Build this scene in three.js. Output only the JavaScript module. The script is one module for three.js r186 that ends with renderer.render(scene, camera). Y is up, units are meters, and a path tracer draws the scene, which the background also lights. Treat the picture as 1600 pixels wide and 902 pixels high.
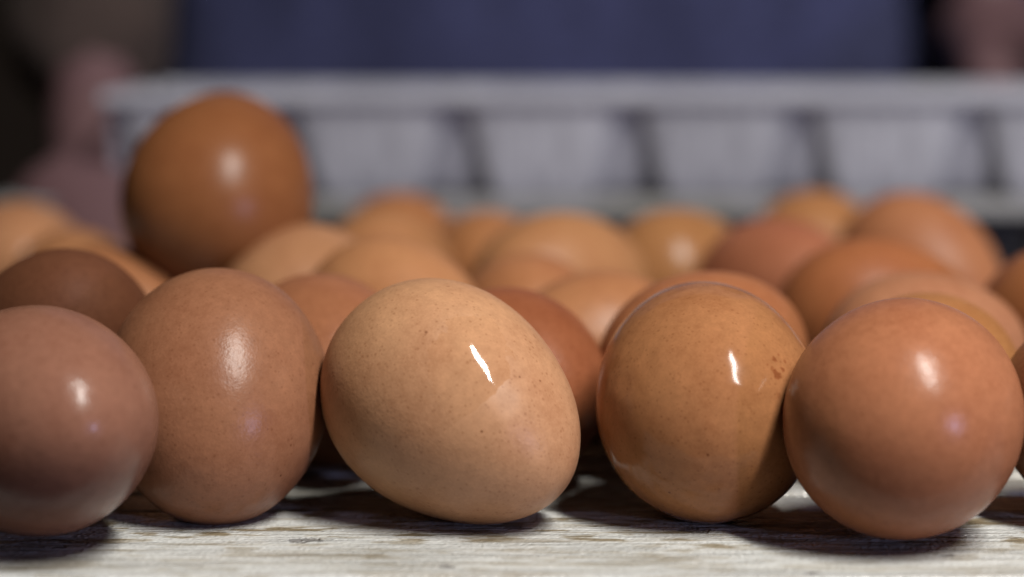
import * as THREE from 'three';
import { mergeGeometries } from 'three/addons/utils/BufferGeometryUtils.js';
import { RoundedBoxGeometry } from 'three/addons/geometries/RoundedBoxGeometry.js';
import { RectAreaLightUniformsLib } from 'three/addons/lights/RectAreaLightUniformsLib.js';
RectAreaLightUniformsLib.init();

// ---------------------------------------------------------------- camera, light, exposure
const scene = new THREE.Scene();
const camera = new THREE.PerspectiveCamera(2 * Math.atan(451 / 3465) * 180 / Math.PI, 1600 / 902, 0.02, 30);
camera.position.set(0, 0.095, 0.45);
camera.rotation.x = -Math.atan((451 - 40) / 3465);
camera.focus = 0.418;
camera.userData.fStop = 5.6;
camera.updateMatrixWorld();

scene.background = new THREE.Color().setRGB(0.0085, 0.0062, 0.0050);
const renderer = new THREE.WebGLRenderer({ antialias: true });
renderer.toneMapping = THREE.LinearToneMapping;
renderer.toneMappingExposure = 1.0;
renderer.shadowMap.enabled = true;

// strip lamp hanging over the work table, to the right and before it; its long side runs with the camera's view
const STRIP = { at: [0.53, 1.19, 0.71], len: 0.92, wide: 0.11, glow: 146, turn: 0.40 };
// small cool work lamp on a pole beside the table, at the height of the eggs
const POLE = { at: [1.02, 0.17, 1.05], size: 0.05, glow: 740 };

// ---------------------------------------------------------------- helpers
let seed = 12345;
const rnd = () => { seed = (seed * 1664525 + 1013904223) >>> 0; return seed / 4294967296; };
function hash(x, y, z) { let h = Math.imul(x, 374761393) ^ Math.imul(y, 668265263) ^ Math.imul(z, 2147483647 - 1442695041); h = Math.imul(h ^ (h >>> 13), 1274126177); return ((h ^ (h >>> 16)) >>> 0) / 4294967296; }
const fade = (t) => t * t * (3 - 2 * t), mix = (a, b, t) => a + (b - a) * t, clamp = (x, a = 0, b = 1) => Math.min(b, Math.max(a, x));
const smooth = (a, b, x) => fade(clamp((x - a) / (b - a)));
function noise(x, y, z) {                                  // value noise, 0..1
  const X = Math.floor(x), Y = Math.floor(y), Z = Math.floor(z), u = fade(x - X), v = fade(y - Y), w = fade(z - Z);
  const c = (i, j, k) => hash(X + i, Y + j, Z + k);
  return mix(mix(mix(c(0, 0, 0), c(1, 0, 0), u), mix(c(0, 1, 0), c(1, 1, 0), u), v), mix(mix(c(0, 0, 1), c(1, 0, 1), u), mix(c(0, 1, 1), c(1, 1, 1), u), v), w);
}
const fbm = (x, y, z, o = 4) => { let s = 0, a = 0.5, n = 0; for (let i = 0; i < o; i++) { s += a * noise(x, y, z); n += a; a *= 0.5; x = x * 2.03 + 17; y = y * 2.03 + 31; z = z * 2.03 + 7; } return s / n; };
const used = {};
function numbered(name) { const k = used[name] = (used[name] ?? -1) + 1; return k ? `${name}_${String(k).padStart(3, '0')}` : name; }
function shade(o) { o.traverse((m) => { if (m.isMesh) { m.castShadow = true; m.receiveShadow = true; } }); }
function mesh(name, geo, mat, parent) { const m = new THREE.Mesh(geo, mat); m.name = parent ? name : numbered(name); m.castShadow = m.receiveShadow = true; (parent || scene).add(m); return m; }
function thing(name, label, category, at = [0, 0, 0]) { const g = new THREE.Group(); g.name = numbered(name); g.position.set(...at); g.userData = { label, category }; scene.add(g); return g; }
const srgb = (r, g, b) => new THREE.Color().setRGB(r / 255, g / 255, b / 255, THREE.SRGBColorSpace);
function floatTexture(w, h, fn) {                          // one smooth channel, for fine relief
  const d = new Float32Array(w * h * 4); for (let j = 0; j < h; j++) for (let i = 0; i < w; i++) { const k = (j * w + i) * 4; d[k] = d[k + 1] = d[k + 2] = fn(i, j); d[k + 3] = 1; }
  const t = new THREE.DataTexture(d, w, h, THREE.RGBAFormat, THREE.FloatType); t.magFilter = t.minFilter = THREE.LinearFilter; t.wrapS = t.wrapT = THREE.RepeatWrapping; t.needsUpdate = true; return t;
}
function texture(w, h, fn, colour) {
  const d = new Uint8Array(w * h * 4), o = [0, 0, 0];
  for (let j = 0; j < h; j++) for (let i = 0; i < w; i++) { fn(i, j, o); const k = (j * w + i) * 4; d[k] = clamp(o[0]) * 255; d[k + 1] = clamp(o[1]) * 255; d[k + 2] = clamp(o[2]) * 255; d[k + 3] = 255; }
  const t = new THREE.DataTexture(d, w, h); t.magFilter = THREE.LinearFilter; t.minFilter = THREE.LinearFilter; t.wrapS = t.wrapT = THREE.RepeatWrapping;
  if (colour) t.colorSpace = THREE.SRGBColorSpace; t.needsUpdate = true; return t;
}
function cylinder(a, b, r, seg = 16) {
  const A = new THREE.Vector3(...a), B = new THREE.Vector3(...b), d = B.clone().sub(A);
  const g = new THREE.CylinderGeometry(r, r, d.length(), seg); g.applyQuaternion(new THREE.Quaternion().setFromUnitVectors(new THREE.Vector3(0, 1, 0), d.normalize())); g.translate(...A.add(B).multiplyScalar(0.5).toArray()); return g;
}

// ---------------------------------------------------------------- the work table: worn white planks running across the view
const PW = 2048, PH = 512, PU = 0.42, PV = 0.105;         // texture covers 0.42 x 0.105 m
const chips = [[-0.038, 0.046, 1], [0.0005, 0.0362, 0.75], [0.0352, 0.0380, 1.05], [-0.083, 0.052, 0.5], [0.078, 0.058, 0.45], [-0.012, 0.066, 0.6], [0.052, 0.071, 0.4]];
function wear(x, z) {                                      // metres -> [paint left, grain, dirt, chip]
  const X = x * 1000, Z = z * 1000;
  const grain = fbm(X * 0.035, Z * 1.1, 3, 4), fine = fbm(X * 0.12, Z * 4.2, 9, 3), patch = fbm(X * 0.05, Z * 0.13, 21, 3), dirt = fbm(X * 0.16, Z * 0.5, 40, 4);
  let chip = 0;
  for (const [cx, cz, s] of chips) { const dx = (X - cx * 1000) / (3.1 * s), dz = (Z - cz * 1000) / (2.0 * s); const q = dx * dx + dz * dz; if (q < 6) chip = Math.max(chip, smooth(1.25, 0.55, q + (fbm(X * 0.9, Z * 0.9, 70, 3) - 0.5) * 4.2)); }
  const bare = smooth(0.54, 0.7, grain * 0.62 + patch * 0.38 + (fine - 0.5) * 0.25);
  return [bare, grain * 0.6 + fine * 0.4, smooth(0.5, 0.72, dirt), chip];
}
const WEAR = new Float32Array(PW * PH * 4);
const Z0 = 0.012;                                          // table z at v = 0
for (let j = 0; j < PH; j++) for (let i = 0; i < PW; i++) WEAR.set(wear((i / PW - 0.5) * PU, Z0 + (j / PH) * PV), (j * PW + i) * 4);
const plankCol = texture(PW, PH, (i, j, o) => {
  const q = (j * PW + i) * 4, bare = WEAR[q], g = WEAR[q + 1], d = WEAR[q + 2], c = WEAR[q + 3], t = 0.94 + (g - 0.5) * 0.18;
  const sp = noise(i / 2.2, j / 2.2, 77) - 0.5, t2 = t + sp * 0.10; let r = 0.742 * t2, gg = 0.75 * t2, b = 0.74 * t2;
  r = mix(r, 0.50, bare * 0.6); gg = mix(gg, 0.47, bare * 0.6); b = mix(b, 0.41, bare * 0.6);
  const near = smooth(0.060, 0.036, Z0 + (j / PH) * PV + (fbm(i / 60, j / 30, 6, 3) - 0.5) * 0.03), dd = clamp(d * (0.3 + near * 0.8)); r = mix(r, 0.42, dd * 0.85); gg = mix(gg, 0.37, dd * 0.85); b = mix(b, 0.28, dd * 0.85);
  o[0] = mix(r, 0.34, c * 0.45); o[1] = mix(gg, 0.33, c * 0.45); o[2] = mix(b, 0.33, c * 0.45);
}, true);
const plankBump = texture(PW, PH, (i, j, o) => { const q = (j * PW + i) * 4; o[0] = o[1] = o[2] = WEAR[q + 1] * 0.75 - WEAR[q] * 0.22 - WEAR[q + 3] * 0.3 + 0.25 + (noise(i / 2.6, j / 2.6, 31) - 0.5) * 0.12; });
const plankRough = texture(PW / 2, PH / 2, (i, j, o) => { const x = (i / (PW / 2) - 0.5) * PU * 1000, z = (j / (PH / 2)) * PV * 1000; o[0] = o[1] = o[2] = mix(0.26, 0.62, smooth(0.38, 0.62, fbm(x * 0.05, z * 0.35, 5, 3))); });
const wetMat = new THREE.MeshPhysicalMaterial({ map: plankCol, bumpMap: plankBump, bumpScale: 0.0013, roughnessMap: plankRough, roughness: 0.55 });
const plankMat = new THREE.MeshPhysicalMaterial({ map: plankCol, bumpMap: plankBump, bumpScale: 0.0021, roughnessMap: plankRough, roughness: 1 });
const table = new THREE.Group(); table.name = 'table_top'; table.userData = { kind: 'structure' }; scene.add(table);
const frameMat = new THREE.MeshStandardMaterial({ color: srgb(96, 84, 70), roughness: 0.8 });
{
  const edges = [];                                        // [back z, front z]
  edges.push([0.0203, 0.0745]);
  for (let z = 0.0172; z > -0.285; z -= 0.0186) edges.push([z - 0.0160, z]);
  edges.forEach(([a, b], k) => {
    const w = b - a, g = new RoundedBoxGeometry(1.3, 0.018, w, 3, 0.0016), p = g.attributes.position, uv = g.attributes.uv;
    const ox = k === 0 ? 0 : (k * 0.137) % 0.42;
    for (let i = 0; i < p.count; i++) uv.setXY(i, (p.getX(i) + ox) / PU + 0.5, (p.getZ(i) + (a + b) / 2 - Z0) / PV);
    const m = mesh(k ? `plank_${String(k).padStart(3, '0')}` : 'plank', g, k ? wetMat : plankMat, table);
    m.position.set(0, -0.009 - (k ? 0.0006 + hash(k, 3, 1) * 0.0006 : 0), (a + b) / 2);
  });
  for (const x of [-0.5, 0.5]) { const m = mesh('bearer', new RoundedBoxGeometry(0.05, 0.05, 0.36, 2, 0.003), frameMat, table); m.position.set(x, -0.0440, -0.112); }
  for (const x of [-0.5, 0.5]) for (const z of [-0.25, 0.03]) { const m = mesh('leg', new RoundedBoxGeometry(0.06, 0.81, 0.06, 2, 0.003), frameMat, table); m.position.set(x, -0.475, z); }
}
{
  const fl = mesh('floor', new THREE.BoxGeometry(6, 0.05, 6), new THREE.MeshStandardMaterial({ color: srgb(52, 46, 42), roughness: 0.9 })); fl.position.set(0, -0.906, -0.3); fl.userData.kind = 'structure';
}

// ---------------------------------------------------------------- eggs
const EA = 0.022, EL = 0.0285, EK = 0.13;                  // widest radius, half length, how pointed
const eggGeos = [];
function eggGeometry(nu, nv, k, K) {                          // long axis is y, the pointed end is up
  const P = (u, v) => {
    const t = v * Math.PI, c = Math.cos(t), s = Math.sin(t), a = u * 2 * Math.PI;
    const r = EA * s * (1 - K * c);
    const nx = Math.cos(a) * s, nz = Math.sin(a) * s;
    const q = 1 + (fbm(nx * 1.4 + 10 + k * 7, c * 1.4 + 5, nz * 1.4 + 3, 2) - 0.5) * (k === 9 ? 0.012 : 0.020) + (fbm(nx * 3.4 + 40, c * 3.4 + 5, nz * 3.4 + k, 2) - 0.5) * 0.007;      // no shell is perfectly round
    return [Math.cos(a) * r * q, EL * c * (1 + (q - 1) * 0.6), Math.sin(a) * r * q];
  };
  const pos = [], nor = [], uv = [], idx = [], e = 1e-3;
  for (let j = 0; j <= nv; j++) for (let i = 0; i <= nu; i++) {
    const u = i / nu, v = j / nv, p = P(u, v); pos.push(...p); uv.push(u, v);
    const vv = clamp(v, 0.004, 0.996), a = new THREE.Vector3(...P(u + e, vv)).sub(new THREE.Vector3(...P(u - e, vv))), b = new THREE.Vector3(...P(u, vv + e)).sub(new THREE.Vector3(...P(u, vv - e)));
    const n = a.cross(b).normalize(); if (n.dot(new THREE.Vector3(...p)) < 0) n.negate(); if (j === 0) n.set(0, 1, 0); if (j === nv) n.set(0, -1, 0); nor.push(n.x, n.y, n.z);
    if (i < nu && j < nv) { const q = j * (nu + 1) + i; if (j > 0) idx.push(q, q + 1, q + nu + 1); if (j < nv - 1) idx.push(q + 1, q + nu + 2, q + nu + 1); }
  }
  const g = new THREE.BufferGeometry(); g.setAttribute('position', new THREE.Float32BufferAttribute(pos, 3)); g.setAttribute('normal', new THREE.Float32BufferAttribute(nor, 3)); g.setAttribute('uv', new THREE.Float32BufferAttribute(uv, 2)); g.setIndex(idx);
  return g;
}
for (let k = 0; k < 4; k++) eggGeos.push(eggGeometry(96, 64, k, [0.13, 0.09, 0.15, 0.11][k]));
eggGeos.push(eggGeometry(96, 64, 9, 0.05));
const TW = 1024, TH = 512;
function shellPoint(i, j, W = TW) { const t = (j + 0.5) / W * 2 * Math.PI, a = (i + 0.5) / W * 2 * Math.PI, c = Math.cos(t), s = Math.sin(t), r = 22 * s * (1 - EK * c); return [Math.cos(a) * r, 28.5 * c, Math.sin(a) * r]; }   // mm
function cells(x, y, z, size, keep) {                     // distance to the nearest scattered speck, in cells; its own number
  const X = Math.floor(x / size), Y = Math.floor(y / size), Z = Math.floor(z / size); let best = 9, id = 0;
  for (let a = -1; a < 2; a++) for (let b = -1; b < 2; b++) for (let c = -1; c < 2; c++) {
    const h = hash(X + a + 91, Y + b + 17, Z + c + 5); if (h > keep) continue;
    const d = Math.hypot(x / size - X - a - hash(X + a, Y + b + 3, Z + c), y / size - Y - b - hash(X + a + 7, Y + b, Z + c), z / size - Z - c - hash(X + a, Y + b, Z + c + 11)) / (0.55 + 0.9 * hash(X + a + 1, Y + b + 2, Z + c + 3));
    if (d < best) { best = d; id = h / keep; }
  }
  return [best, id];
}
// pigment of a shell, as a factor on the egg's own brown: soft mottling, many fine pores, a few darker freckles
function pigment(x, y, z, k, strong, spots) {
  const o = k * 53;
  const mott = fbm(x * 0.11 + o, y * 0.11, z * 0.11, 3) - 0.5, mid = fbm(x * 0.75 + o, y * 0.75, z * 0.75, 3) - 0.5, fine = noise(x * 3.1 + o, y * 3.1, z * 3.1) - 0.5;
  const [p] = cells(x + o, y, z, 0.95, 0.55), [q, qi] = cells(x + o, y + 40, z, 3.0, 0.14 * strong);
  let v = 0.93 + mott * 0.11 + mid * 0.10 + fine * 0.055 - smooth(0.30, 0.12, p) * 0.085 * strong - smooth(0.095, 0.04, q) * (0.14 + 0.22 * qi);
  let red = -mott * 0.03;
  if (spots) for (const [sx, sy, sz, r, d] of spots) { const dd = Math.hypot(x - sx, y - sy, z - sz) + (fbm(x * 1.6, y * 1.6, z * 1.6, 2) - 0.5) * r * 1.3; const s = smooth(r, r * 0.35, dd); v -= s * d; red += s * d * 0.25; }
  return [v, red];
}
function pigmentMap(k, strong, spots, W = TW) { return texture(W, W / 2, (i, j, o) => { const [v, r] = pigment(...shellPoint(i, j, W), k, strong, spots); o[0] = v * (1 + r); o[1] = v * (1 - Math.max(0, 0.93 - v) * 0.35); o[2] = v * (1 - Math.max(0, 0.93 - v) * 0.6); }, true); }
function poreMap(k) { return texture(TW, TH, (i, j, o) => { const [x, y, z] = shellPoint(i, j); const a = k * 53; o[0] = o[1] = o[2] = 0.5 + (fbm(x * 0.45 + a, y * 0.45, z * 0.45, 2) - 0.5) * 0.55 + (fbm(x * 1.9 + a, y * 1.9, z * 1.9, 2) - 0.5) * 0.42 + (noise(x * 4.3, y * 4.3 + a, z * 4.3) - 0.5) * 0.22; }); }
const pigments = [pigmentMap(0, 1.0, null, 720), pigmentMap(1, 0.6, null, 720), pigmentMap(2, 1.3, null, 720)];
const pores = [poreMap(0), poreMap(1)];
const UPV = new THREE.Vector3(0, 1, 0);
// key: [x, y, z of the centre in mm, direction of the pointed end, size], sRGB shell colour, roughness, bump in mm, pigment, roll, label, extra
const EGGS = [
  [[-85.46, 23.6, 53.0, .522, .092, .848, .953], [168, 123, 104], .24, .10, 1, 0, 'dull pinkish brown egg on the white planks beside the upright egg of the front row'],
  [[-57.9, 22.6, 20.6, .06, -.66, .75, .955], [178, 128, 98], .32, .075, 0, 1, 'brown egg tipped upright on the planks between the pinkish egg and the tilted tan egg', 'E2'],
  [[-11.02, 21.99, 28.29, .697, -.415, .584, .991], [228, 179, 138], .42, .12, 2, 2, 'large pale tan speckled egg lying tilted on the planks, with a wet streak', 'E3'],
  [[37.9, 23.2, 22.5, -.034, .369, -.929, .985], [202, 145, 101], .40, .10, 0, 3, 'wet golden brown egg on the planks with a cluster of small dark freckles', 'E4'],
  [[73.3, 23.4, 43.5, .32, .107, -.941, .99], [206, 142, 106], .27, .07, 1, 4, 'smooth shiny orange brown egg standing on the planks beside the freckled wet egg'],
  [[116.23, 20.32, 30.05, .285, -.012, .959, .921], [184, 126, 92], .36, .12, 0, 5, 'brown egg on the planks beside the smooth shiny egg, away from the wet egg'],
  [[-95.08, 26.6, -14.96, .237, .583, .777, .966], [122, 80, 58], .66, .12, 0, 6, 'darkest chocolate brown egg behind the dull pinkish egg'],
  [[-40.75, 20.43, -23.65, .26, -.107, .96, .94], [188, 130, 96], .36, .16, 2, 7, 'reddish brown speckled egg wedged behind the upright egg and the tilted tan egg'],
  [[-26.5, 21.8, -67.5, .55, -.36, .75, .985], [213, 157, 112], .42, .10, 1, 8, 'tan egg behind the reddish speckled egg and the tilted tan egg'],
  [[.46, 19.41, -14.97, .377, -.11, .92, .895], [180, 114, 80], .40, .14, 2, 9, 'deep rust red egg tucked behind the tilted tan speckled egg'],
  [[42.6, 22.0, -25.5, .672, .212, -.71, .935], [200, 136, 95], .40, .10, 1, 10, 'orange brown egg showing as a rim right behind the freckled wet egg'],
  [[18.25, 19.07, -56.51, -.882, -.105, .46, .88], [208, 150, 108], .40, .10, 1, 11, 'light brown egg with a soft shine behind the rust red egg'],
  [[12.6, 23.04, -150.35, -.646, .199, .737, .993], [212, 160, 114], .42, .10, 0, 12, 'tan egg lying sideways before the dark gap under the tray'],
  [[49.35, 20.95, -191.99, .58, -.108, -.807, .965], [201, 149, 102], .28, .08, 1, 13, 'yellowish tan egg with a bright spot of shine, beside the sideways tan egg'],
  [[72.75, 22.27, -147.48, .315, .187, .93, .972], [196, 130, 100], .44, .10, 0, 14, 'rosy brown egg between the yellowish tan egg and the wide orange brown egg'],
  [[95.75, 22.38, -248.29, .261, .168, -.951, .98], [208, 152, 104], .44, .10, 1, 15, 'tan egg of the last row behind the rosy brown egg'],
  [[121.57, 21.87, -203.19, .584, -.433, .686, .983], [203, 142, 103], .44, .10, 0, 16, 'pinkish tan egg of the last row sloping towards the dark gap'],
  [[92.7, 20.75, -102.83, .965, -.107, -.241, .955], [192, 126, 84], .44, .10, 1, 17, 'wide orange brown egg lying sideways before the last row tan eggs'],
  [[94.74, 19.81, -51.22, .913, .06, -.404, .888], [206, 150, 116], .42, .10, 0, 18, 'pale brown egg of which only a rim shows above the smooth shiny egg'],
  [[86.66, 19.43, -5.03, -.117, -.13, .985, .893], [205, 148, 98], .42, .10, 1, 19, 'golden tan egg squeezed directly behind the smooth shiny egg'],
  [[133.79, 21.78, -81.62, -.018, .201, .979, .948], [196, 132, 88], .42, .10, 0, 20, 'orange tan egg at the outer end of the wide orange brown egg'],
  [[-53.1, 23.3, -104.5, .2, .45, -.87, .96], [206, 156, 118], .44, .10, 1, 21, 'pale tan egg at the foot of the egg on top of the heap'],
  [[-36.79, 21.48, -191.08, .006, .106, -.994, .951], [211, 156, 110], .44, .10, 0, 22, 'tan egg behind the pale egg at the foot of the topmost egg'],
  [[-35.96, 20.9, -260.47, .204, .014, .979, .942], [204, 142, 94], .44, .10, 1, 23, 'orange tan egg of the last row close under the tray'],
  [[-7.56, 19.68, -221.86, .087, .05, .995, .88], [204, 146, 100], .44, .10, 0, 24, 'small light brown egg of the back rows beside the sideways tan egg'],
  [[4.2, 19.77, -101.5, .101, .204, .974, .86], [206, 146, 104], .44, .10, 1, 25, 'small brown egg sunk between three tan eggs in the middle of the heap'],
  [[-75.9, 52.6, -125.5, .06, .55, -.83, 1.11], [164, 110, 72], .33, .06, 1, 26, 'deep orange brown egg resting on top of the other eggs'],
  [[-102.0, 19.0, -112.0, .786, -.105, .61, .894], [188, 132, 92], .44, .10, 0, 27, 'orange brown egg carrying the egg on top of the heap'],
  [[-146.26, 22.28, -204.94, .213, .18, .96, .973], [214, 162, 124], .28, .08, 1, 28, 'pale tan egg beside the bare forearm, partly hidden by the darkest egg'],
  [[-121.01, 19.83, -161.26, .216, .108, .97, .88], [200, 147, 106], .44, .10, 0, 29, 'small tan egg lying between the bare forearm and the darkest egg'],
];
const camRight = new THREE.Vector3(1, 0, 0), PXMM = 3465 / 420;
EGGS.forEach(([[x, y, z, ax, ay, az, s], col, rough, bump, pk, k, label, special]) => {
  const q = new THREE.Quaternion().setFromUnitVectors(UPV, new THREE.Vector3(ax, ay, az).normalize()).multiply(new THREE.Quaternion().setFromAxisAngle(UPV, k * 2.399));
  const qi = q.clone().invert();
  // a spot on the shell facing the front: dx, dy in mm to the right of and above the egg's middle -> point in the egg's own axes (mm)
  const face = (dx, dy) => { const p = new THREE.Vector3(); for (let w = 30; w > 0; w -= 0.1) { p.set(dx, dy, w).applyQuaternion(qi).multiplyScalar(1 / s); const c = p.y / 28.5; if (Math.abs(c) < 1 && Math.hypot(p.x, p.z) < 22 * Math.sqrt(1 - c * c) * (1 - EK * c)) break; } return p; };
  const m = { color: srgb(...col).multiply(new THREE.Color(0.545, 0.488, 0.445)), roughness: rough, map: pigments[pk], bumpMap: pores[k % 2], bumpScale: bump / 1000, specularIntensity: rough > 0.6 ? 0.2 : 0.34 };
  if (special === 'E3') {                                   // a film of water on part of the shell, ending along a slanting edge
    const inv = q.clone();
    m.map = pigmentMap(7, 1.05); m.bumpScale = 0.0004;
    m.bumpMap = floatTexture(TW, TH, (i, j) => { const [x, y, z] = shellPoint(i, j), p = new THREE.Vector3(x, y, z).applyQuaternion(inv), b = p.z > 0 ? smooth(1.4, 0.7, Math.hypot((p.x - 5.8) / 8, (p.y - 8) / 9)) : 0; return 0.5 + ((fbm(x * 1.9, y * 1.9, z * 1.9, 2) - 0.5) * 0.10 + (noise(x * 4.3, y * 4.3, z * 4.3) - 0.5) * 0.04) * (1 - b) + (noise(p.x * 0.26 + 4.3, p.y * 0.20, p.z * 0.26) - 0.5) * 0.75 * b; });
    m.roughness = 1; m.specularIntensity = 0.8; m.ior = 1.36;
    m.roughnessMap = texture(TW, TH, (i, j, o) => {
      const p = new THREE.Vector3(...shellPoint(i, j)).applyQuaternion(inv); const u = p.x * 8.2, v = p.y * 8.2;
      const wob = (fbm(p.x * 0.5, p.y * 0.5, p.z * 0.5, 3) - 0.5);
      const edge = (v - 36) - (u - 44) * 0.78 + wob * 16, blob = Math.hypot((u - 26) / 60, (v - 82) / 72) + wob * 0.5;
      o[0] = o[1] = o[2] = mix(0.40, 0.07, p.z > 0 ? smooth(-1.5, 1.5, edge) * smooth(1.06, 1.0, blob) : 0);
    });
  } else if (special === 'E4') {
    m.roughness = 0.13; m.bumpScale = 0.0003; m.bumpMap = floatTexture(TW / 2, TH / 2, (i, j) => { const [x, y, z] = shellPoint(i, j, TW / 2); return 0.5 + (noise(x * 0.32 + 5, y * 0.32, z * 0.32) - 0.5) * 0.5; }); m.specularIntensity = 0.52; m.ior = 1.34;
    const sp = [[11, 10.2, .75, .30], [10.4, 8.9, .6, .22], [12.6, 8.4, .8, .34], [11.2, 7.6, 1.2, .34], [12.0, 10.9, .45, .2], [13.3, 9.6, .5, .2], [9.6, 9.6, .4, .2], [14.8, 3.8, .8, .12], [11.5, 4.1, .9, .10]];
    m.map = pigmentMap(8, 0.9, sp.map(([dx, dy, r, d]) => { const p = face(dx, dy); return [p.x, p.y, p.z, r, d * 0.6]; }));
  } else if (special === 'E2') m.map = pigmentMap(9, 0.85);
  const o = mesh('brown_egg', eggGeos[special === 'E2' ? 4 : k % 4], new THREE.MeshPhysicalMaterial(m));
  o.position.set(x / 1000, y / 1000, z / 1000); o.quaternion.copy(q); o.scale.setScalar(s); if (special === 'E2') o.scale.set(s * 1.045, s, s * 1.045);
  o.userData = { label, category: 'egg', group: 'brown eggs heaped on the table' };
});

// ---------------------------------------------------------------- the grey pulp tray and the dark stand it rests on
{
  const cell = 0.0602, H = 0.036, NX = 6, NZ = 2, left = -0.1400, front = -0.318, top = 0.0715;
  const pulp = new THREE.MeshStandardMaterial({ color: srgb(172, 173, 184), roughness: 0.95,
    map: texture(256, 256, (i, j, o) => { const v = 0.86 + (fbm(i / 9, j / 9, 2, 3) - 0.5) * 0.22 + (noise(i / 2, j / 2, 8) - 0.5) * 0.1; o[0] = v; o[1] = v; o[2] = v * 0.99; }, true) });
  const pulps = [1, 0.93, 1.05, 0.97].map((f) => { const m = pulp.clone(); m.color.multiplyScalar(f); return m; });
  const tray = thing('egg_tray', 'grey moulded pulp egg tray with tapered cups, lying behind the eggs', 'egg tray', [left, top, front]);
  const n = 28, bowl = (u, v) => -H * clamp((0.985 - Math.abs(v)) / 0.16) * smooth(0, 1, clamp((0.99 - Math.abs(u)) / 0.46) * 0.86 + 0.07), hgt = (u, v) => Math.min(bowl(u, v), -H * 0.95 * smooth(0.97, 0.44, Math.abs(v)));
  const pos = [], uv = [], idx = [], T = 0.0022;
  for (const side of [0, 1]) for (let j = 0; j <= n; j++) for (let i = 0; i <= n; i++) { const u = i / n * 2 - 1, v = j / n * 2 - 1; pos.push(u * cell / 2, hgt(u, v) - side * T, v * cell / 2); uv.push(u * 0.5, v * 0.5); }
  const N = (n + 1) * (n + 1);
  for (let j = 0; j < n; j++) for (let i = 0; i < n; i++) { const a = j * (n + 1) + i, b = a + 1, c = a + n + 1, d = c + 1; idx.push(a, c, b, b, c, d, N + a, N + b, N + c, N + b, N + d, N + c); }
  const g = new THREE.BufferGeometry(); g.setAttribute('position', new THREE.Float32BufferAttribute(pos, 3)); g.setAttribute('uv', new THREE.Float32BufferAttribute(uv, 2)); g.setIndex(idx); g.computeVertexNormals();
  for (let j = 0; j < NZ; j++) for (let i = 0; i < NX; i++) { const c = mesh('cup', g, pulps[(i * 3 + j * 5) % 4], tray); c.position.set((i + 0.5) * cell, 0, -(j + 0.5) * cell); c.scale.y = 0.95 + hash(i, j, 4) * 0.07; }
  const W = NX * cell, D = NZ * cell, r = 0.0020, bars = [];
  for (const [x, z, w, d] of [[W / 2, r / 2, W + 2 * r, r], [W / 2, -D - r / 2, W + 2 * r, r], [-r / 2, -D / 2, r, D], [W + r / 2, -D / 2, r, D]]) { const b = new RoundedBoxGeometry(w, 0.0042, d, 2, 0.0012); b.translate(x, -0.0016, z); bars.push(b); }
  mesh('rim', mergeGeometries(bars), pulp, tray);
}
{
  const grey = new THREE.MeshStandardMaterial({ color: srgb(122, 122, 122), roughness: 0.6 });
  const st = thing('trestle', 'narrow grey trestle behind the table, carrying the pulp egg tray', 'trestle', [0.05, -0.88, -0.384]);
  mesh('board', new RoundedBoxGeometry(0.46, 0.0055, 0.150, 2, 0.001), grey, st).position.y = 0.9125;
  for (const x of [-0.205, 0.205]) for (const z of [-0.05, 0.02]) mesh('leg', new RoundedBoxGeometry(0.024, 0.909, 0.024, 2, 0.002), grey, st).position.set(x, 0.455, z);
}

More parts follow.
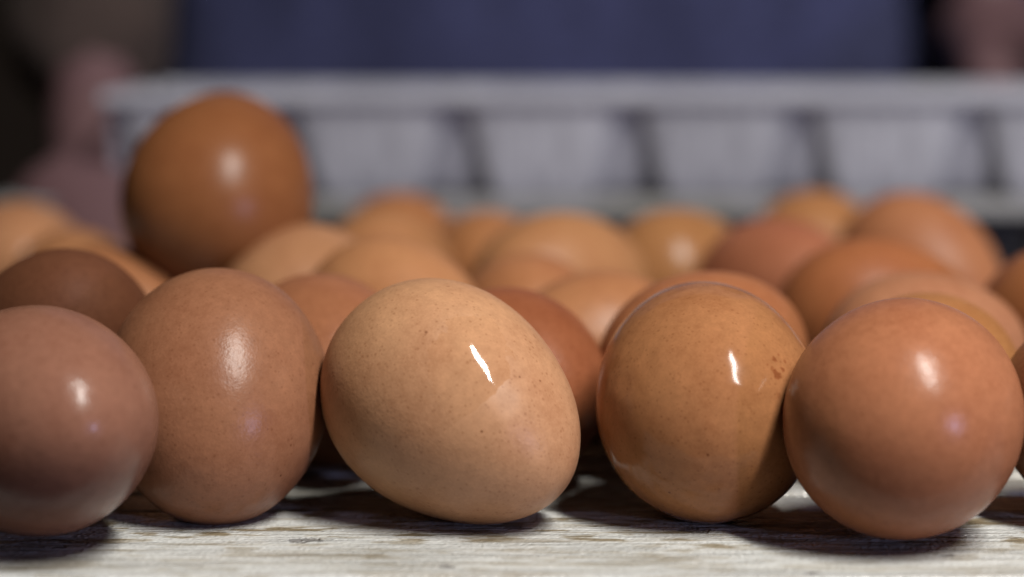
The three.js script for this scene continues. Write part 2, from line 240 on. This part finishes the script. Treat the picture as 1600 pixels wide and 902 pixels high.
// ---------------------------------------------------------------- the person behind the tray
function tapered(p, b) {                                   // distance to a capsule with two radii
  const [ax, ay, az, bx, by, bz, ra, rb, fl] = b; const dx = bx - ax, dy = by - ay, dz = bz - az, px = p[0] - ax, py = p[1] - ay, pz = p[2] - az;
  const t = clamp((px * dx + py * dy + pz * dz) / (dx * dx + dy * dy + dz * dz + 1e-12));
  const f = fl || 1; return Math.hypot(px - dx * t, py - dy * t, (pz - dz * t) * f) - mix(ra, rb, t);
}
function smin(a, b, k) { const h = Math.max(k - Math.abs(a - b), 0) / k; return Math.min(a, b) - h * h * k * 0.25; }
const field = (bones, k) => (p) => { let d = 9; for (const b of bones) d = smin(d, tapered(p, b), b[9] || k); return d; };
function surface(fn, lo, hi, cell) {                       // surface nets
  const n = [0, 1, 2].map((i) => Math.ceil((hi[i] - lo[i]) / cell) + 1), at = (i, j, k) => (k * n[1] + j) * n[0] + i, F = new Float32Array(n[0] * n[1] * n[2]);
  for (let k = 0; k < n[2]; k++) for (let j = 0; j < n[1]; j++) for (let i = 0; i < n[0]; i++) F[at(i, j, k)] = fn([lo[0] + i * cell, lo[1] + j * cell, lo[2] + k * cell]);
  const id = new Int32Array(F.length).fill(-1), pos = [], idx = [];
  const E = [[0, 1], [2, 3], [4, 5], [6, 7], [0, 2], [1, 3], [4, 6], [5, 7], [0, 4], [1, 5], [2, 6], [3, 7]];
  for (let k = 0; k < n[2] - 1; k++) for (let j = 0; j < n[1] - 1; j++) for (let i = 0; i < n[0] - 1; i++) {
    const c = []; let m = 0; for (let q = 0; q < 8; q++) { c[q] = F[at(i + (q & 1), j + (q >> 1 & 1), k + (q >> 2))]; if (c[q] < 0) m |= 1 << q; }
    if (m === 0 || m === 255) continue;
    let x = 0, y = 0, z = 0, w = 0; for (const [a, b] of E) if ((c[a] < 0) !== (c[b] < 0)) { const t = c[a] / (c[a] - c[b]); x += mix(a & 1, b & 1, t); y += mix(a >> 1 & 1, b >> 1 & 1, t); z += mix(a >> 2, b >> 2, t); w++; }
    id[at(i, j, k)] = pos.length / 3; pos.push(lo[0] + (i + x / w) * cell, lo[1] + (j + y / w) * cell, lo[2] + (k + z / w) * cell);
  }
  const quad = (a, b, c, d, flip) => { if (a < 0 || b < 0 || c < 0 || d < 0) return; flip ? idx.push(a, c, b, b, c, d) : idx.push(a, b, c, b, d, c); };
  for (let k = 1; k < n[2] - 1; k++) for (let j = 1; j < n[1] - 1; j++) for (let i = 1; i < n[0] - 1; i++) {
    const s = F[at(i, j, k)] < 0;
    if (s !== F[at(i + 1, j, k)] < 0) quad(id[at(i, j - 1, k - 1)], id[at(i, j, k - 1)], id[at(i, j - 1, k)], id[at(i, j, k)], !s);
    if (s !== F[at(i, j + 1, k)] < 0) quad(id[at(i - 1, j, k - 1)], id[at(i, j, k - 1)], id[at(i - 1, j, k)], id[at(i, j, k)], s);
    if (s !== F[at(i, j, k + 1)] < 0) quad(id[at(i - 1, j - 1, k)], id[at(i, j - 1, k)], id[at(i - 1, j, k)], id[at(i, j, k)], !s);
  }
  const nor = [], e = cell * 0.5;
  for (let i = 0; i < pos.length; i += 3) { const p = [pos[i], pos[i + 1], pos[i + 2]], g = [0, 1, 2].map((q) => { const a = p.slice(), b = p.slice(); a[q] += e; b[q] -= e; return fn(a) - fn(b); }), l = Math.hypot(...g) || 1; nor.push(g[0] / l, g[1] / l, g[2] / l); }
  const g = new THREE.BufferGeometry(); g.setAttribute('position', new THREE.Float32BufferAttribute(pos, 3)); g.setAttribute('normal', new THREE.Float32BufferAttribute(nor, 3));
  const uv = new Float32Array(pos.length / 3 * 2); for (let i = 0; i < pos.length / 3; i++) { uv[2 * i] = pos[3 * i] * 4; uv[2 * i + 1] = pos[3 * i + 1] * 4; } g.setAttribute('uv', new THREE.BufferAttribute(uv, 2)); g.setIndex(idx); return g;
}
{
  const CX = 0.066, ZC = -0.785;                            // middle of the body
  const sh = (s) => [CX + s * 0.185, 0.49, ZC + 0.01];
  const arms = [
    { s: -1, el: [-0.198, 0.225, -0.62], wr: [-0.1500, 0.0300, -0.345], kn: [-0.1120, 0.0175, -0.295] },
    { s: 1, el: [0.205, 0.260, -0.655], wr: [0.228, 0.0900, -0.600], kn: [0.2620, 0.0820, -0.535] },
  ];
  const torso = [[CX - .09, .02, ZC, CX + .09, .02, ZC, .125, .125, 1.15], [CX - .075, .17, ZC, CX + .075, .17, ZC, .118, .118, 1.15], [CX - .085, .36, ZC, CX + .085, .36, ZC, .115, .115, 1.15], [CX - .15, .475, ZC, CX + .15, .475, ZC, .062, .062], [CX, .50, ZC, CX, .60, ZC + .012, .058, .054]];
  const legs = []; for (const s of [-1, 1]) legs.push([CX + s * .095, -.05, ZC, CX + s * .105, -.44, ZC, .088, .056], [CX + s * .105, -.44, ZC, CX + s * .11, -.80, ZC - .01, .056, .038], [CX + s * .11, -.845, ZC - .03, CX + s * .125, -.855, ZC + .12, .034, .026]);
  const head = [[CX, .715, ZC + .005, CX, .735, ZC - .012, .086, .090], [CX, .655, ZC + .045, CX, .70, ZC + .04, .048, .064], [CX, .705, ZC + .098, CX, .683, ZC + .112, .008, .013], [CX - .088, .70, ZC, CX - .09, .72, ZC - .004, .012, .014], [CX + .088, .70, ZC, CX + .09, .72, ZC - .004, .012, .014], [CX - .018, .655, ZC + .092, CX + .018, .655, ZC + .092, .008, .008]];
  const armBones = arms.flatMap(({ s, el, wr }) => [[...sh(s), ...el, .052, .040], [...el, ...wr, 0.029, .0150]]);
  const bodyBones = [...torso, ...legs, ...head, ...armBones];
  // hands: a palm, four fingers and a thumb, each finger a chain of its own
  const V = (a) => new THREE.Vector3(...a);
  function handBones({ s, el, wr, kn }, curl) {
    const W = V(wr), K = V(kn), f = K.clone().sub(W).normalize(), across = new THREE.Vector3(s, 0, 0).addScaledVector(f, -f.x * s).normalize(), down = new THREE.Vector3().crossVectors(f, across); if (down.y > 0) down.negate();
    const L = W.distanceTo(K), b = [], add = (p, q, ra, rb, k = .006) => b.push([p.x, p.y, p.z, q.x, q.y, q.z, ra, rb, 1, k]);
    for (let i = 0; i < 4; i++) {                          // index .. little finger; the thumb lies on the inner side
      const o = (1.5 - i) * -0.0185, base = K.clone().addScaledVector(across, o), root = W.clone().addScaledVector(across, o * 0.55);
      add(root, base, .0155, .0115, .014);
      const len = [.040, .045, .042, .033][i]; let p = base, dir = f.clone();
      for (const [t, l, r0, r1] of [[curl, len, .0095, .0088], [curl * 2.1, len * .62, .0088, .0080], [curl * 2.9, len * .5, .0080, .0068]]) { const d = dir.clone().multiplyScalar(Math.cos(t)).addScaledVector(down, Math.sin(t)); const qn = p.clone().addScaledVector(d, l); add(p, qn, r0, r1, .004); p = qn; }
    }
    const t0 = W.clone().addScaledVector(f, L * .25).addScaledVector(across, -.022), t1 = t0.clone().addScaledVector(f, .030).addScaledVector(across, -.022).addScaledVector(down, .012), t2 = t1.clone().addScaledVector(f, .030).addScaledVector(down, .012);
    add(t0, t1, .0145, .0110, .01); add(t1, t2, .0105, .0085, .004);
    b.unshift([...V(wr).lerp(V(el), .16).toArray(), ...wr, .0172, .0150, 1, .012]);
    return b;
  }
  const skin = new THREE.MeshStandardMaterial({ color: srgb(92, 68, 71), roughness: 0.55 });
  const bodyF = field(bodyBones, 0.045), geos = [surface(bodyF, [-0.36, -0.90, -1.0], [0.40, 0.86, -0.29], 0.013)];
  for (const [i, a] of arms.entries()) { const hb = handBones(a, i ? 0.42 : 0.6); const lo = [9, 9, 9], hi = [-9, -9, -9]; for (const b of hb) for (const o of [0, 3]) for (let q = 0; q < 3; q++) { lo[q] = Math.min(lo[q], b[o + q] - .034); hi[q] = Math.max(hi[q], b[o + q] + .034); } geos.push(surface(field(hb, 0.006), lo, hi, 0.003)); }
  const person = thing('person', 'person in a navy blue shirt with bare forearms reaching past the pulp egg tray', 'person');
  mesh('body', mergeGeometries(geos), skin, person);
  const cloth = new THREE.MeshStandardMaterial({ color: srgb(62, 66, 104), roughness: 0.95, map: texture(256, 256, (i, j, o) => { const v = 0.88 + (fbm(i / 6, j / 6, 4, 3) - 0.5) * 0.3; o[0] = o[1] = o[2] = v; }, true) });
  const shirtBones = [[CX - .125, -.02, ZC, CX + .195, -.02, ZC, .145, .145, 1.12], [CX - .118, .12, ZC, CX + .190, .12, ZC, .140, .140, 1.12], [CX - .09, .36, ZC, CX + .09, .36, ZC, .128, .128, 1.12], [CX - .15, .475, ZC, CX + .15, .475, ZC, .076, .076], ...arms.map(({ s, el }) => { const a = sh(s); return [...a, mix(a[0], el[0], .92), mix(a[1], el[1], .92), mix(a[2], el[2], .92), .068, .055]; })];
  const sF = field(shirtBones, 0.05), shirtF = (p) => Math.max(sF(p) + (fbm(p[0] * 10, p[1] * 4, p[2] * 10, 3) - 0.5) * 0.055, -(p[1] - 0.03), p[1] - (0.555 - Math.abs(p[0] - CX) * 0.15));
  mesh('shirt', surface(shirtF, [-0.40, -0.20, -1.04], [0.46, 0.62, -0.36], 0.010), cloth, person);
  const [e0, w0] = [arms[0].el, arms[0].wr], shadeEnd = w0.map((v, i) => mix(e0[i], v, .70)), shadeF = field([[...e0, ...shadeEnd, .046, .033]], 0.02);   // added dark cloth over the reaching forearm, standing in for its shade
  mesh('shade_sleeve', surface((p) => shadeF(p) + (fbm(p[0] * 30, p[1] * 30, p[2] * 30, 2) - 0.5) * 0.012, [-0.28, 0.02, -0.70], [-0.10, 0.30, -0.36], 0.006), new THREE.MeshStandardMaterial({ color: srgb(50, 38, 34), roughness: 0.95 }), person);
  const tF = field([[CX - .09, .0, ZC, CX + .09, .0, ZC, .130, .130, 1.15], ...legs.filter((_, i) => i % 3 < 2).map((b) => { const c = b.slice(); c[6] += .02; c[7] += .024; return c; })], 0.05);
  mesh('trousers', surface((p) => Math.max(tF(p), p[1] - 0.07, -(p[1] + 0.82)), [-0.36, -0.9, -1.0], [0.40, 0.12, -0.6], 0.013), new THREE.MeshStandardMaterial({ color: srgb(44, 44, 50), roughness: 0.9 }), person);
  const hF = field([[CX, .742, ZC - .02, CX, .755, ZC - .022, .098, .096]], 0.03);
  mesh('hair', surface((p) => Math.max(hF(p), -(p[1] - 0.705 - Math.max(0, (p[2] - ZC) * 0.75))), [-0.12, 0.6, -0.97], [0.18, 0.9, -0.68], 0.006), new THREE.MeshStandardMaterial({ color: srgb(58, 42, 32), roughness: 0.7 }), person);
  const eyeM = new THREE.MeshStandardMaterial({ color: srgb(40, 34, 30), roughness: 0.3 });
  for (const s of [-1, 1]) mesh('eye', new THREE.SphereGeometry(0.0105, 16, 12), eyeM, person).position.set(CX + s * .031, .716, ZC + .081);
  for (const s of [-1, 1]) { const g = new RoundedBoxGeometry(0.085, 0.05, 0.24, 4, 0.022); g.translate(CX + s * .118, -.852, ZC + .04); mesh('shoe', g, new THREE.MeshStandardMaterial({ color: srgb(36, 30, 28), roughness: 0.6 }), person); }
}

// ---------------------------------------------------------------- lamps
{
  const { at, len, wide, glow, turn } = STRIP;
  const lamp = thing('strip_lamp', 'long white strip lamp hanging above the table', 'lamp', at); lamp.rotation.y = turn;
  const white = new THREE.MeshStandardMaterial({ color: srgb(220, 220, 218), roughness: 0.5 });
  mesh('housing', new RoundedBoxGeometry(wide + 0.04, 0.05, len + 0.06, 2, 0.006), white, lamp).position.y = 0.045;
  const tube = new THREE.MeshStandardMaterial({ color: 0xffffff, emissive: new THREE.Color(1, 0.96, 0.9), emissiveIntensity: 1.2, roughness: 0.4 });
  for (const s of [-1, 1]) mesh('tube', cylinder([s * wide * 0.26, 0.006, -len / 2], [s * wide * 0.26, 0.006, len / 2], 0.013), tube, lamp);
  for (const s of [-1, 1]) mesh('cord', cylinder([0, 0.07, s * len * 0.4], [0, 0.9, s * len * 0.4], 0.002, 6), white, lamp);
  const l = new THREE.RectAreaLight(new THREE.Color(1, 0.955, 0.89), glow, wide, len); l.position.set(at[0], at[1] - 0.012, at[2]); l.rotation.order = 'YXZ'; l.rotation.set(-Math.PI / 2, turn, 0); l.castShadow = true; scene.add(l);
}
{
  const { at, size, glow } = POLE;
  const lamp = thing('work_lamp', 'small cool work lamp on a pole beside the table', 'lamp', at);
  const dark = new THREE.MeshStandardMaterial({ color: srgb(40, 40, 44), roughness: 0.5 });
  const head = new THREE.Group(); head.name = 'head'; lamp.add(head); head.lookAt(new THREE.Vector3(0, 0.02, 0)); 
  const dir = new THREE.Vector3(0, 0.02, 0).sub(new THREE.Vector3(...at)).normalize();
  head.quaternion.setFromUnitVectors(new THREE.Vector3(0, 0, 1), dir);
  const hb = new RoundedBoxGeometry(size + 0.03, size + 0.03, 0.05, 2, 0.008); hb.translate(0, 0, -0.03); mesh('casing', hb, dark, head);
  mesh('diffuser', new RoundedBoxGeometry(size, size, 0.006, 2, 0.002), new THREE.MeshStandardMaterial({ color: 0xffffff, emissive: new THREE.Color(0.72, 0.72, 1), emissiveIntensity: 1.2 }), head);
  mesh('pole', cylinder([-dir.x * .03, -0.05, -dir.z * .03], [-dir.x * .03, -0.86 - at[1], -dir.z * .03], 0.012), dark, lamp);
  const bs = new THREE.CylinderGeometry(0.14, 0.15, 0.02, 32); bs.translate(-dir.x * .03, -0.87 - at[1], -dir.z * .03); mesh('base', bs, dark, lamp);
  const l = new THREE.RectAreaLight(new THREE.Color(0.62, 0.60, 1), glow, size, size); l.position.set(...at).addScaledVector(dir, 0.012); l.lookAt(0, 0.02, 0); l.castShadow = true; scene.add(l);
}
renderer.render(scene, camera);
